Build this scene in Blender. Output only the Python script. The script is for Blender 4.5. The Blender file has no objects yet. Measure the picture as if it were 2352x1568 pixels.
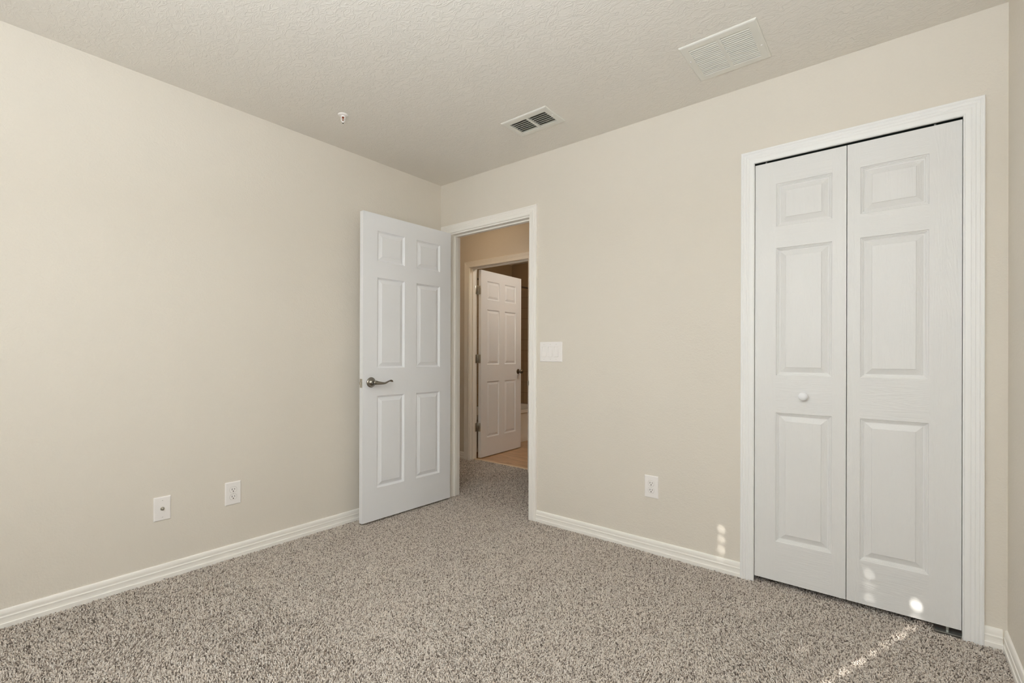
import bpy, bmesh, math, random
import numpy as np
from mathutils import Vector, Matrix

random.seed(7)
SC = bpy.context.scene
COL = SC.collection
R = math.radians

# ------------------------------------------------------------------ camera
cam_d = bpy.data.cameras.new('camera')
cam = bpy.data.objects.new('camera', cam_d)
COL.objects.link(cam)
SC.camera = cam
CAM = Vector((2.8156, -2.5781, 1.1104))
yaw, pitch, roll = 0.6796, 0.0012, 0.0032
fw = Vector((-math.sin(yaw) * math.cos(pitch), math.cos(yaw) * math.cos(pitch), math.sin(pitch)))
rt = Vector((math.cos(yaw), math.sin(yaw), 0))
up = rt.cross(fw)
r2 = rt * math.cos(roll) + up * math.sin(roll)
u2 = up * math.cos(roll) - rt * math.sin(roll)
m = Matrix((r2, u2, -fw)).transposed().to_4x4()
m.translation = CAM
cam.matrix_world = m
cam_d.sensor_fit = 'HORIZONTAL'
cam_d.sensor_width = 36.0
cam_d.lens = 1086.19 / 2352 * 36
cam_d.shift_y = 29.85 / 2352
cam_d.clip_start = 0.02

# ------------------------------------------------------------------ world, sun, exposure
world = bpy.data.worlds.new('sky')
SC.world = world
world.use_nodes = True
wn = world.node_tree.nodes
bg = wn.get('Background') or wn.new('ShaderNodeBackground')
bg.inputs['Color'].default_value = (0.55, 0.70, 1.0, 1)
bg.inputs['Strength'].default_value = 1.0

SUN_TAN_AZ = 0.3838            # x per y along the light's travel
SUN_EL = R(26)
sd = bpy.data.lights.new('sun', 'SUN')
sd.energy = 36
sd.angle = R(0.53)
sd.color = (1.0, 0.95, 0.86)
sun = bpy.data.objects.new('sun', sd)
COL.objects.link(sun)
az = math.atan(SUN_TAN_AZ)
sdir = Vector((math.sin(az) * math.cos(SUN_EL), math.cos(az) * math.cos(SUN_EL), -math.sin(SUN_EL)))
sun.rotation_euler = sdir.to_track_quat('-Z', 'Y').to_euler()
sun.location = (0.5, -6, 4)

def area(name, loc, direction, sx, sy, power, color):
    d = bpy.data.lights.new(name, 'AREA')
    d.shape = 'RECTANGLE'; d.size = sx; d.size_y = sy
    d.energy = power; d.color = color
    o = bpy.data.objects.new(name, d)
    COL.objects.link(o)
    o.location = loc
    o.rotation_euler = Vector(direction).to_track_quat('-Z', 'Z').to_euler()
    return o

# added fill lamp in place of daylight and flash, before the closed window blinds
area('added_window_fill', (1.80, -3.30, 1.52), (0, 1, 0.0), 2.30, 1.12, 22, (0.90, 0.955, 1.0))
LAMP_POWER = 6.0               # emission strength of the bedroom's assumed ceiling light
UPLIGHT_POWER = 95              # watts of the added uplight that washes the ceiling
HALL_FILL = 15
BATH_FILL = 70

vs = SC.view_settings
SC.display_settings.display_device = 'sRGB'
vs.view_transform = 'Standard'
vs.look = 'None'
vs.exposure = -0.66
vs.gamma = 1.0
vs.use_curve_mapping = False
SC.cycles.use_denoising = True
SC.cycles.max_bounces = 14
SC.cycles.diffuse_bounces = 12
SC.cycles.caustics_reflective = False
SC.cycles.caustics_refractive = False

# ------------------------------------------------------------------ materials
def mat(name, color, rough=0.6, metal=0.0, spec=0.5, build=None):
    mt = bpy.data.materials.new(name)
    mt.use_nodes = True
    nt = mt.node_tree
    b = nt.nodes['Principled BSDF']
    b.inputs['Base Color'].default_value = (*color, 1)
    b.inputs['Roughness'].default_value = rough
    b.inputs['Metallic'].default_value = metal
    b.inputs['Specular IOR Level'].default_value = spec
    if build:
        build(nt, b)
    return mt

def coords(nt, scale=(1, 1, 1)):
    g = nt.nodes.new('ShaderNodeNewGeometry')
    mp = nt.nodes.new('ShaderNodeMapping')
    mp.inputs['Scale'].default_value = scale
    nt.links.new(g.outputs['Position'], mp.inputs['Vector'])
    return mp.outputs['Vector']

def noise(nt, vec, scale, detail=3, rough=0.55, distortion=0.0):
    n = nt.nodes.new('ShaderNodeTexNoise')
    n.inputs['Scale'].default_value = scale
    n.inputs['Detail'].default_value = detail
    n.inputs['Roughness'].default_value = rough
    n.inputs['Distortion'].default_value = distortion
    nt.links.new(vec, n.inputs['Vector'])
    return n.outputs['Fac']

def ramp(nt, fac, stops):
    r = nt.nodes.new('ShaderNodeValToRGB')
    while len(r.color_ramp.elements) < len(stops):
        r.color_ramp.elements.new(0.5)
    for e, (p, c) in zip(r.color_ramp.elements, stops):
        e.position = p
        e.color = (*c, 1) if len(c) == 3 else c
    nt.links.new(fac, r.inputs['Fac'])
    return r.outputs['Color']

def bump(nt, b, height, strength, dist):
    bp = nt.nodes.new('ShaderNodeBump')
    bp.inputs['Strength'].default_value = strength
    bp.inputs['Distance'].default_value = dist
    nt.links.new(height, bp.inputs['Height'])
    nt.links.new(bp.outputs['Normal'], b.inputs['Normal'])

def math_node(nt, op, a, b_):
    n = nt.nodes.new('ShaderNodeMath'); n.operation = op
    for i, v in enumerate((a, b_)):
        if isinstance(v, (int, float)): n.inputs[i].default_value = v
        else: nt.links.new(v, n.inputs[i])
    return n.outputs[0]

def orange_peel(nt, b):
    v = coords(nt)
    h = math_node(nt, 'ADD', noise(nt, v, 110, 3, 0.6), math_node(nt, 'MULTIPLY', noise(nt, v, 38, 2), 0.8))
    bump(nt, b, h, 0.35, 0.004)

def knockdown(nt, b):
    v = coords(nt)
    f = noise(nt, coords(nt, (0.62, 1.0, 1.0)), 36, 3, 0.5, 0.9)
    h = ramp(nt, f, [(0.44, (0, 0, 0)), (0.52, (1, 1, 1)), (0.60, (0.15, 0.15, 0.15)), (0.72, (0.9, 0.9, 0.9))])
    h2 = math_node(nt, 'ADD', h, math_node(nt, 'MULTIPLY', noise(nt, v, 120, 2), 0.5))
    bump(nt, b, h2, 0.36, 0.003)

def grain(scale):
    def f(nt, b):
        v = coords(nt, scale)
        n = noise(nt, v, 1.0, 4, 0.6, 0.9)
        w = nt.nodes.new('ShaderNodeMath'); w.operation = 'SINE'
        nt.links.new(math_node(nt, 'MULTIPLY', n, 70.0), w.inputs[0])
        fine = noise(nt, coords(nt, tuple(s * 9 for s in scale)), 1.0, 3, 0.6)
        h = math_node(nt, 'ADD', math_node(nt, 'MULTIPLY', w.outputs[0], 0.5), fine)
        bump(nt, b, h, 0.20, 0.0017)
    return f

def oak(nt, b):
    v = coords(nt, (1, 1, 1))
    sx = nt.nodes.new('ShaderNodeSeparateXYZ'); nt.links.new(v, sx.inputs[0])
    n1 = noise(nt, coords(nt, (1.6, 14, 1)), 1.6, 6, 0.65, 1.2)
    c = ramp(nt, n1, [(0.3, (0.36, 0.22, 0.12)), (0.5, (0.52, 0.34, 0.20)), (0.7, (0.66, 0.46, 0.29))])
    fr = math_node(nt, 'FRACT', math_node(nt, 'MULTIPLY', sx.outputs['Y'], 1 / 0.15), 0)
    seam = math_node(nt, 'LESS_THAN', fr, 0.018)
    mx = nt.nodes.new('ShaderNodeMix'); mx.data_type = 'RGBA'
    nt.links.new(seam, mx.inputs['Factor'])
    nt.links.new(c, mx.inputs['A']); mx.inputs['B'].default_value = (0.2, 0.12, 0.07, 1)
    nt.links.new(mx.outputs['Result'], b.inputs['Base Color'])

def tiles(nt, b):
    v = coords(nt)
    s = nt.nodes.new('ShaderNodeSeparateXYZ'); nt.links.new(v, s.inputs[0])
    p = 0.155
    def line(axis, off):
        f = math_node(nt, 'FRACT', math_node(nt, 'ADD', math_node(nt, 'MULTIPLY', s.outputs[axis], 1 / p), off), 0)
        return math_node(nt, 'LESS_THAN', f, 0.03)
    g = math_node(nt, 'MAXIMUM', line('Z', 0.4), math_node(nt, 'MAXIMUM', math_node(nt, 'MULTIPLY', line('X', 0.2), 1), line('Y', 0.2)))
    mx = nt.nodes.new('ShaderNodeMix'); mx.data_type = 'RGBA'
    nt.links.new(g, mx.inputs['Factor'])
    mx.inputs['A'].default_value = (0.40, 0.30, 0.19, 1)
    mx.inputs['B'].default_value = (0.22, 0.16, 0.10, 1)
    nt.links.new(mx.outputs['Result'], b.inputs['Base Color'])

def yarn(nt, b):
    a = nt.nodes.new('ShaderNodeAttribute'); a.attribute_name = 'yarn'
    c = ramp(nt, a.outputs['Fac'], [(0.0, (0.15, 0.12, 0.10)), (0.20, (0.37, 0.31, 0.265)), (0.42, (0.72, 0.635, 0.56)),
                                    (0.75, (0.84, 0.76, 0.685)), (1.0, (0.92, 0.86, 0.80))])
    nt.links.new(c, b.inputs['Base Color'])

def emission(name, color, strength):
    mt = bpy.data.materials.new(name); mt.use_nodes = True
    nt = mt.node_tree; nt.nodes.clear()
    o = nt.nodes.new('ShaderNodeOutputMaterial'); e = nt.nodes.new('ShaderNodeEmission')
    e.inputs['Color'].default_value = (*color, 1); e.inputs['Strength'].default_value = strength
    nt.links.new(e.outputs[0], o.inputs['Surface'])
    return mt

def pane_material():
    mt = bpy.data.materials.new('window_glass'); mt.use_nodes = True
    nt = mt.node_tree; nt.nodes.clear()
    o = nt.nodes.new('ShaderNodeOutputMaterial'); mx = nt.nodes.new('ShaderNodeMixShader')
    t = nt.nodes.new('ShaderNodeBsdfTransparent'); g = nt.nodes.new('ShaderNodeBsdfGlossy')
    g.inputs['Roughness'].default_value = 0.0
    mx.inputs['Fac'].default_value = 0.05
    nt.links.new(t.outputs[0], mx.inputs[1]); nt.links.new(g.outputs[0], mx.inputs[2])
    nt.links.new(mx.outputs[0], o.inputs['Surface'])
    return mt

M = {
    'wall': mat('beige_wall_paint', (0.755, 0.71, 0.64), 0.75, spec=0.3, build=orange_peel),
    'bath_wall': mat('brown_bathroom_paint', (0.40, 0.29, 0.17), 0.7, spec=0.3, build=orange_peel),
    'ceiling': mat('beige_ceiling_texture', (0.81, 0.78, 0.73), 0.8, spec=0.2, build=knockdown),
    'trim': mat('cream_trim_paint', (0.93, 0.91, 0.87), 0.42),
    'closet_trim': mat('white_trim_paint', (0.89, 0.895, 0.895), 0.42),
    'door': mat('white_door_paint', (0.87, 0.885, 0.92), 0.45),
    'grain_v': mat('white_embossed_vertical_grain', (0.795, 0.795, 0.795), 0.42, build=grain((16, 16, 1.6))),
    'grain_h': mat('white_embossed_cross_grain', (0.795, 0.795, 0.795), 0.42, build=grain((1.6, 16, 22))),
    'nickel': mat('satin_nickel', (0.30, 0.275, 0.235), 0.27, 1.0),
    'nickel_light': mat('brushed_nickel', (0.55, 0.52, 0.46), 0.35, 1.0),
    'bronze': mat('aged_bronze', (0.20, 0.16, 0.12), 0.35, 1.0),
    'plate': mat('white_plastic', (0.91, 0.885, 0.875), 0.35),
    'slot': mat('dark_slot', (0.03, 0.025, 0.02), 0.7),
    'vent': mat('white_vent_enamel', (0.78, 0.77, 0.72), 0.4),
    'duct': mat('dark_duct', (0.32, 0.31, 0.28), 0.8),
    'track': mat('dark_steel_track', (0.06, 0.07, 0.065), 0.45, 0.6),
    'zinc': mat('zinc_plate', (0.62, 0.64, 0.60), 0.4, 0.8),
    'red': mat('red_bulb', (0.28, 0.05, 0.02), 0.2),
    'backing': mat('carpet_backing', (0.55, 0.48, 0.42), 0.95, spec=0.1),
    'yarn': mat('taupe_carpet_yarn', (0.5, 0.43, 0.37), 0.9, spec=0.1, build=yarn),
    'oak': mat('oak_vinyl_plank', (0.5, 0.33, 0.2), 0.4, build=oak),
    'strip': mat('pale_threshold', (0.75, 0.62, 0.46), 0.4),
    'tile': mat('bath_tile', (0.7, 0.66, 0.58), 0.25, build=tiles),
    'tub': mat('bath_enamel', (0.80, 0.77, 0.70), 0.2),
    'blind': mat('white_blind_slat', (0.85, 0.85, 0.83), 0.5),
    'glass': pane_material(),
    'dome': emission('lit_frosted_glass', (0.85, 0.935, 1.0), LAMP_POWER),
    'bath_fill': emission('bath_fill_glow', (1.0, 0.93, 0.82), BATH_FILL),
    'hall_fill': emission('hall_fill_glow', (1.0, 0.74, 0.48), HALL_FILL),
}

# ------------------------------------------------------------------ object helpers
def link(name, bm, mats, parent=None, smooth=False, angle=None):
    bmesh.ops.recalc_face_normals(bm, faces=bm.faces[:])
    me = bpy.data.meshes.new(name)
    bm.to_mesh(me); bm.free()
    for k in (mats if isinstance(mats, (list, tuple)) else [mats]):
        me.materials.append(M[k])
    o = bpy.data.objects.new(name, me)
    COL.objects.link(o)
    if parent: o.parent = parent
    if smooth:
        me.polygons.foreach_set('use_smooth', [True] * len(me.polygons))
        if angle:
            me.set_sharp_from_angle(angle=R(angle))
    return o

def tag(o, label=None, cat=None, group=None, kind=None):
    if label: o['label'] = label
    if cat: o['category'] = cat
    if group: o['group'] = group
    if kind: o['kind'] = kind
    return o

def empty(name, label, cat, loc=(0, 0, 0), rz=0, group=None, kind=None):
    o = bpy.data.objects.new(name, None)
    COL.objects.link(o)
    o.empty_display_size = 0.05
    o.location = loc; o.rotation_euler = (0, 0, rz)
    return tag(o, label, cat, group, kind)

def box(bm, a, b, mi=0, bevel=0.0, M4=None):
    x0, y0, z0 = a; x1, y1, z1 = b
    vs_ = [bm.verts.new(v) for v in ((x0, y0, z0), (x1, y0, z0), (x1, y1, z0), (x0, y1, z0),
                                     (x0, y0, z1), (x1, y0, z1), (x1, y1, z1), (x0, y1, z1))]
    fs = [bm.faces.new([vs_[i] for i in q]) for q in ((3, 2, 1, 0), (4, 5, 6, 7), (0, 1, 5, 4), (1, 2, 6, 5), (2, 3, 7, 6), (3, 0, 4, 7))]
    for f in fs: f.material_index = mi
    if bevel:
        es = list({e for f in fs for e in f.edges})
        r = bmesh.ops.bevel(bm, geom=es, offset=bevel, segments=2, affect='EDGES', profile=0.5)
        for f in r['faces']: f.material_index = mi
        vs_ = list({v for f in r['faces'] for v in f.verts} | {v for v in vs_ if v.is_valid})
    if M4 is not None:
        for v in vs_:
            if v.is_valid: v.co = M4 @ v.co
    return vs_

def lathe(bm, prof, seg=28, M4=None, mi=0):
    """prof: list of (radius, height) around +Z."""
    rings = []
    for r, h in prof:
        if r < 1e-6:
            rings.append([bm.verts.new((0, 0, h))])
        else:
            rings.append([bm.verts.new((r * math.cos(2 * math.pi * i / seg), r * math.sin(2 * math.pi * i / seg), h)) for i in range(seg)])
    for a, b in zip(rings, rings[1:]):
        for i in range(seg):
            j = (i + 1) % seg
            if len(a) == 1 and len(b) == 1: continue
            if len(a) == 1: f = bm.faces.new((a[0], b[i], b[j]))
            elif len(b) == 1: f = bm.faces.new((a[i], a[j], b[0]))
            else: f = bm.faces.new((a[i], a[j], b[j], b[i]))
            f.material_index = mi
    if M4 is not None:
        for rg in rings:
            for v in rg: v.co = M4 @ v.co

def sweep(bm, pts, radii, seg=14, M4=None, caps=True):
    """tube through pts; radii: (width, height) half-sizes; frame kept close to +Z as height."""
    pts = [Vector(p) for p in pts]
    rings = []
    for i, p in enumerate(pts):
        t = (pts[min(i + 1, len(pts) - 1)] - pts[max(i - 1, 0)]).normalized()
        ref = Vector((0, 0, 1)) if abs(t.z) < 0.95 else Vector((0, 1, 0))
        s = t.cross(ref).normalized(); h = s.cross(t).normalized()
        ra, rb = radii[i] if isinstance(radii[i], tuple) else (radii[i], radii[i])
        ring = [p + s * (ra * math.cos(2 * math.pi * k / seg)) + h * (rb * math.sin(2 * math.pi * k / seg)) for k in range(seg)]
        rings.append([bm.verts.new(M4 @ q if M4 is not None else q) for q in ring])
    for a, b in zip(rings, rings[1:]):
        for k in range(seg):
            bm.faces.new((a[k], a[(k + 1) % seg], b[(k + 1) % seg], b[k]))
    if caps:
        bm.faces.new(rings[0][::-1]); bm.faces.new(rings[-1])

def grid_wall(bm, us, vs_, holes, place, mi=0):
    """solid panels over the grid us x vs_, minus holes (u0,u1,v0,v1); place(u0,v0,u1,v1) adds the solid."""
    us = sorted(set(us)); vs_ = sorted(set(vs_))
    for u0, u1 in zip(us, us[1:]):
        for v0, v1 in zip(vs_, vs_[1:]):
            cu, cv = (u0 + u1) / 2, (v0 + v1) / 2
            if any(h[0] < cu < h[1] and h[2] < cv < h[3] for h in holes): continue
            place(u0, v0, u1, v1)

def wall_xz(name, x0, x1, z0, z1, y0, y1, holes, matn, **kw):
    """one closed wall mesh in the xz plane between y0 and y1, with rectangular openings."""
    us = sorted({x0, x1} | {h[0] for h in holes} | {h[1] for h in holes})
    ws = sorted({z0, z1} | {min(max(h[2], z0), z1) for h in holes} | {min(h[3], z1) for h in holes})
    bm = bmesh.new()
    cells = {}
    for i in range(len(us) - 1):
        for j in range(len(ws) - 1):
            cu, cw = (us[i] + us[i + 1]) / 2, (ws[j] + ws[j + 1]) / 2
            cells[i, j] = not any(h[0] < cu < h[1] and h[2] < cw < h[3] for h in holes)
    V = {}
    def v(i, j, k):
        if (i, j, k) not in V: V[i, j, k] = bm.verts.new((us[i], (y0, y1)[k], ws[j]))
        return V[i, j, k]
    for (i, j), s in cells.items():
        if not s: continue
        bm.faces.new((v(i, j, 0), v(i + 1, j, 0), v(i + 1, j + 1, 0), v(i, j + 1, 0)))
        bm.faces.new((v(i, j + 1, 1), v(i + 1, j + 1, 1), v(i + 1, j, 1), v(i, j, 1)))
        if not cells.get((i - 1, j)): bm.faces.new((v(i, j, 1), v(i, j, 0), v(i, j + 1, 0), v(i, j + 1, 1)))
        if not cells.get((i + 1, j)): bm.faces.new((v(i + 1, j, 0), v(i + 1, j, 1), v(i + 1, j + 1, 1), v(i + 1, j + 1, 0)))
        if not cells.get((i, j - 1)): bm.faces.new((v(i, j, 0), v(i, j, 1), v(i + 1, j, 1), v(i + 1, j, 0)))
        if not cells.get((i, j + 1)): bm.faces.new((v(i, j + 1, 1), v(i, j + 1, 0), v(i + 1, j + 1, 0), v(i + 1, j + 1, 1)))
    return tag(link(name, bm, matn), kind='structure', **kw)

# ------------------------------------------------------------------ dimensions
H, W = 2.4567, 3.1521
WT = 0.100                     # wall thickness
YF = -3.36                     # wall behind the camera
ZB = -0.012                    # carpet backing; pile tops out at z = 0
DX0, DX1, DZ = 0.116, 0.880, 2.050       # bedroom doorway between jamb faces
CX0, CX1, CZ = 2.2716, 3.0325, 2.066     # closet opening
HY0, HY1 = 1.046, 1.155                  # hall's far wall
BX0, BX1, BZ = -0.688, 0.084, 2.036      # bathroom doorway
TUBX, BATHX, BATHY = -0.90, -1.66, 2.95
VENT_S = (1.052, 1.332, -0.462, -0.300)  # supply duct opening
VENT_R = (2.098, 2.364, -0.485, -0.227)  # return duct opening

# ------------------------------------------------------------------ room shell
J = 0.018                      # jamb board thickness
wall_xz('wall_back', -2.3, W + WT, ZB, H, 0, WT,
        [(DX0 - J, DX1 + J, -1, DZ + J), (CX0 - J, CX1 + J, -1, CZ + J)], 'wall',
        label='beige painted wall with the bedroom doorway and the closet doorway', cat='wall')
bm = bmesh.new(); box(bm, (-WT, YF - WT, ZB), (0, 0, H))
tag(link('wall_left', bm, 'wall'), 'long plain beige wall on the left with cable and power outlets', 'wall', kind='structure')
bm = bmesh.new(); box(bm, (W, YF - WT, ZB), (W + WT, 0, H))
tag(link('wall_right', bm, 'wall'), 'beige wall strip at the far right edge beside the closet', 'wall', kind='structure')
WX0, WX1, WZ0, WZ1 = 0.60, 3.00, 0.92, 2.10
wall_xz('wall_front', 0, W, ZB, H, YF - WT, YF, [(WX0, WX1, WZ0, WZ1)], 'wall',
        label='beige wall behind the viewpoint holding the window', cat='wall')
wall_xz('wall_hall', -2.3, 2.3, ZB, H, HY0, HY1, [(BX0 - J, BX1 + J, -1, BZ + J)], 'wall',
        label='tan hallway wall seen through the open doorway around the bathroom door', cat='wall')

def ceiling(name, x0, x1, y0, y1, holes, label):
    us = sorted({x0, x1} | {h[0] for h in holes} | {h[1] for h in holes})
    ws = sorted({y0, y1} | {h[2] for h in holes} | {h[3] for h in holes})
    bm = bmesh.new()
    V = {}
    def v(i, j):
        if (i, j) not in V: V[i, j] = bm.verts.new((us[i], ws[j], H))
        return V[i, j]
    for i in range(len(us) - 1):
        for j in range(len(ws) - 1):
            cu, cw = (us[i] + us[i + 1]) / 2, (ws[j] + ws[j + 1]) / 2
            if any(h[0] < cu < h[1] and h[2] < cw < h[3] for h in holes): continue
            bm.faces.new((v(i, j + 1), v(i + 1, j + 1), v(i + 1, j), v(i, j)))
    r = bmesh.ops.extrude_face_region(bm, geom=bm.faces[:])
    for e in r['geom']:
        if isinstance(e, bmesh.types.BMVert): e.co.z += 0.012
    return tag(link(name, bm, 'ceiling'), label, 'ceiling', kind='structure')

ceiling('ceiling', -WT, W + WT, YF - WT, 0.78, [VENT_S, VENT_R], 'textured beige ceiling with two white air vents and a sprinkler')
ceiling('ceiling_hall', -2.36, -WT, WT, 0.78, [], 'hallway ceiling hidden left of the doorway')
ceiling('ceiling_bath', -2.36, W + WT, 0.78, 3.1, [], 'hallway and bathroom ceiling hidden above the doorway')

bm = bmesh.new(); box(bm, (-WT, YF - WT, ZB - 0.05), (W + WT, WT, ZB))
tag(link('floor', bm, 'backing'), 'floor under the taupe bedroom carpet', 'floor', kind='structure')
bm = bmesh.new(); box(bm, (-2.3, WT, ZB - 0.05), (W + WT, 1.118, ZB))
tag(link('floor_hall', bm, 'backing'), 'floor under the hallway and closet carpet', 'floor', kind='structure')
bm = bmesh.new(); box(bm, (-2.3, 1.118, ZB - 0.05), (2.3, 3.1, -0.006))
tag(link('floor_bath', bm, 'oak'), 'warm oak plank bathroom floor beyond the carpet edge', 'floor', kind='structure')
bm = bmesh.new(); box(bm, (BX0, 1.098, ZB), (BX1, 1.128, 0.002), bevel=0.002)
tag(link('trim_4', bm, 'strip'), 'thin pale threshold strip between hall carpet and bathroom floor', 'trim', kind='structure')

# closet interior, hall ends, bathroom shell
for nm, a, b, lb in (('wall_closet_rear', (1.75, 0.72, ZB), (W + WT, 0.76, H), 'closet rear wall behind the bifold doors'),
                     ('wall_closet_side', (1.75, WT, ZB), (1.79, 0.72, H), 'closet side wall behind the bifold doors'),
                     ('wall_closet_end', (W, WT, ZB), (W + WT, 0.72, H), 'closet end wall nearest the right corner'),
                     ('wall_hall_end', (-2.34, WT, ZB), (-2.3, 1.046, H), 'far left end wall of the hallway'),
                     ('wall_hall_start', (1.70, WT, ZB), (1.74, 1.046, H), 'far right end wall of the hallway'),
                     ('wall_bath_left', (BATHX - 0.06, HY1, ZB), (BATHX, BATHY, H), 'bathroom wall along the tub'),
                     ('wall_bath_rear', (BATHX - 0.06, BATHY, ZB), (0.9, BATHY + 0.06, H), 'dim brown bathroom rear wall above the tub'),
                     ('wall_bath_right', (0.84, HY1, ZB), (0.9, BATHY, H), 'bathroom right wall hidden from view')):
    bm = bmesh.new(); box(bm, a, b)
    tag(link(nm, bm, 'bath_wall' if 'bath' in nm else 'wall'), lb, 'wall', kind='structure')
bm = bmesh.new(); box(bm, (BATHX, BATHY - 0.008, 0.39), (TUBX - 0.01, BATHY, 2.06))
tag(link('wall_tiled', bm, 'tile'), 'square tiled bathroom wall at the end of the tub', 'wall', kind='structure')
bm = bmesh.new(); box(bm, (BATHX, HY1, 0.39), (BATHX + 0.008, BATHY - 0.008, 2.06))
tag(link('wall_tiled_side', bm, 'tile'), 'square tiled bathroom wall along the tub', 'wall', kind='structure')

# ------------------------------------------------------------------ casings, jambs, baseboards
# casing profile: (fraction of width from inner edge, projection from wall)
CASE = [(0.0, 0.0), (0.0, 0.0085), (0.03, 0.0105), (0.08, 0.0115), (0.10, 0.0105), (0.13, 0.0105), (0.30, 0.0118), (0.36, 0.0128),
        (0.40, 0.0118), (0.43, 0.0118), (0.50, 0.0138), (0.56, 0.0148), (0.60, 0.0135), (0.63, 0.0135), (0.70, 0.0155), (0.76, 0.0162),
        (0.80, 0.0146), (0.83, 0.0146), (0.88, 0.0168), (0.96, 0.0172), (1.0, 0.0158), (1.0, 0.0)]

def casing(name, xl, xr, zt, wl, wr, wh, y, sgn, matn, label, z0=ZB):
    """mitred casing round an opening; y = wall face, sgn = direction it projects."""
    bm = bmesh.new()
    rows = []
    for u, d in CASE:
        yy = y + sgn * d
        rows.append([bm.verts.new(p) for p in ((xl - u * wl, yy, z0), (xl - u * wl, yy, zt + u * wh), (xr + u * wr, yy, zt + u * wh), (xr + u * wr, yy, z0))])
    for a, b in zip(rows, rows[1:]):
        for k in range(3):
            bm.faces.new((a[k], a[k + 1], b[k + 1], b[k]))
    bm.faces.new([r[0] for r in rows]); bm.faces.new([r[3] for r in reversed(rows)])
    return tag(link(name, bm, matn), label, 'door casing', kind='structure')

def jamb(parent, x0, x1, zt, y0, y1, stop_y, matn, z0=ZB):
    bm = bmesh.new()
    box(bm, (x0 - J, y0, z0), (x0, y1, zt)); box(bm, (x1, y0, z0), (x1 + J, y1, zt)); box(bm, (x0 - J, y0, zt), (x1 + J, y1, zt + J))
    link('door_jamb', bm, matn, parent)
    if stop_y:
        bm = bmesh.new()
        a, b = stop_y
        box(bm, (x0, a, z0), (x0 + 0.011, b, zt - 0.011), bevel=0.002)
        box(bm, (x1 - 0.011, a, z0), (x1, b, zt - 0.011), bevel=0.002)
        box(bm, (x0, a, zt - 0.011), (x1, b, zt), bevel=0.002)
        link('door_stop', bm, matn, parent)

t1 = casing('trim_1', 0.108, 0.8867, 2.0605, 0.092, 0.064, 0.0605, 0, -1, 'trim', 'white fluted casing and jamb framing the open bedroom doorway')
jamb(t1, DX0, DX1, DZ, 0, WT, (0.038, 0.070), 'trim')
bm = bmesh.new()
box(bm, (DX1 - 0.0015, 0.004, 0.885), (DX1, 0.03, 0.95)); box(bm, (DX1 - 0.0015, -0.013, 0.905), (DX1 + 0.004, 0.004, 0.935), bevel=0.001)
tag(link('strike_plate', bm, 'nickel_light', t1), 'small metal strike plate on the right jamb')
t2 = casing('trim_2', 2.2776, 3.0265, 2.060, 0.060, 0.0615, 0.0605, 0, -1, 'closet_trim', 'white fluted casing and jamb framing the closet bifold doors')
jamb(t2, CX0, CX1, CZ, 0, WT, None, 'closet_trim')
t3 = casing('trim_3', BX0 - 0.006, BX1 + 0.006, BZ + 0.0, 0.063, 0.063, 0.0605, HY0, -1, 'trim', 'white casing and jamb framing the bathroom doorway across the hall')
jamb(t3, BX0, BX1, BZ, HY0, HY1, (HY1 - 0.075, HY1 - 0.037), 'trim')

# baseboard profile: (height above backing, projection)
BASE = [(0.0, 0.0), (0.0, 0.0135), (0.027, 0.0135), (0.0285, 0.0128), (0.030, 0.0105), (0.036, 0.0098), (0.046, 0.0100), (0.0525, 0.0112), (0.0545, 0.0112),
        (0.0555, 0.0092), (0.058, 0.0085), (0.063, 0.0088), (0.066, 0.0092), (0.072, 0.0090), (0.078, 0.0078), (0.082, 0.0058), (0.0835, 0.003), (0.084, 0.0)]

def baseboard(name, p, q, n, label):
    """run from p to q (xy), projecting along n."""
    bm = bmesh.new()
    d = (Vector(q) - Vector(p)).normalized()
    A, B = [], []
    for h, o in BASE:
        A.append(bm.verts.new((p[0] + n[0] * o, p[1] + n[1] * o, ZB + h)))
        B.append(bm.verts.new((q[0] + n[0] * o, q[1] + n[1] * o, ZB + h)))
    for i in range(len(A) - 1):
        bm.faces.new((A[i], A[i + 1], B[i + 1], B[i]))
    bm.faces.new(A); bm.faces.new(B[::-1])
    return tag(link(name, bm, 'trim'), label, 'baseboard', kind='structure')

baseboard('baseboard_left', (0, YF), (0, -0.017), (1, 0), 'white ridged baseboard along the long left wall')
baseboard('baseboard_back', (0.951, 0), (2.2175, 0), (0, -1), 'white ridged baseboard between the doorway and the closet')
baseboard('baseboard_corner', (3.0883, 0), (W - 0.0136, 0), (0, -1), 'short white baseboard piece between closet casing and right corner')
baseboard('baseboard_right', (W, 0), (W, YF), (-1, 0), 'white baseboard running along the right wall toward the viewer')
baseboard('baseboard_hall', (-2.3, HY0), (BX0 - 0.0695, HY0), (0, -1), 'short hallway baseboard just left of the bathroom casing')

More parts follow.
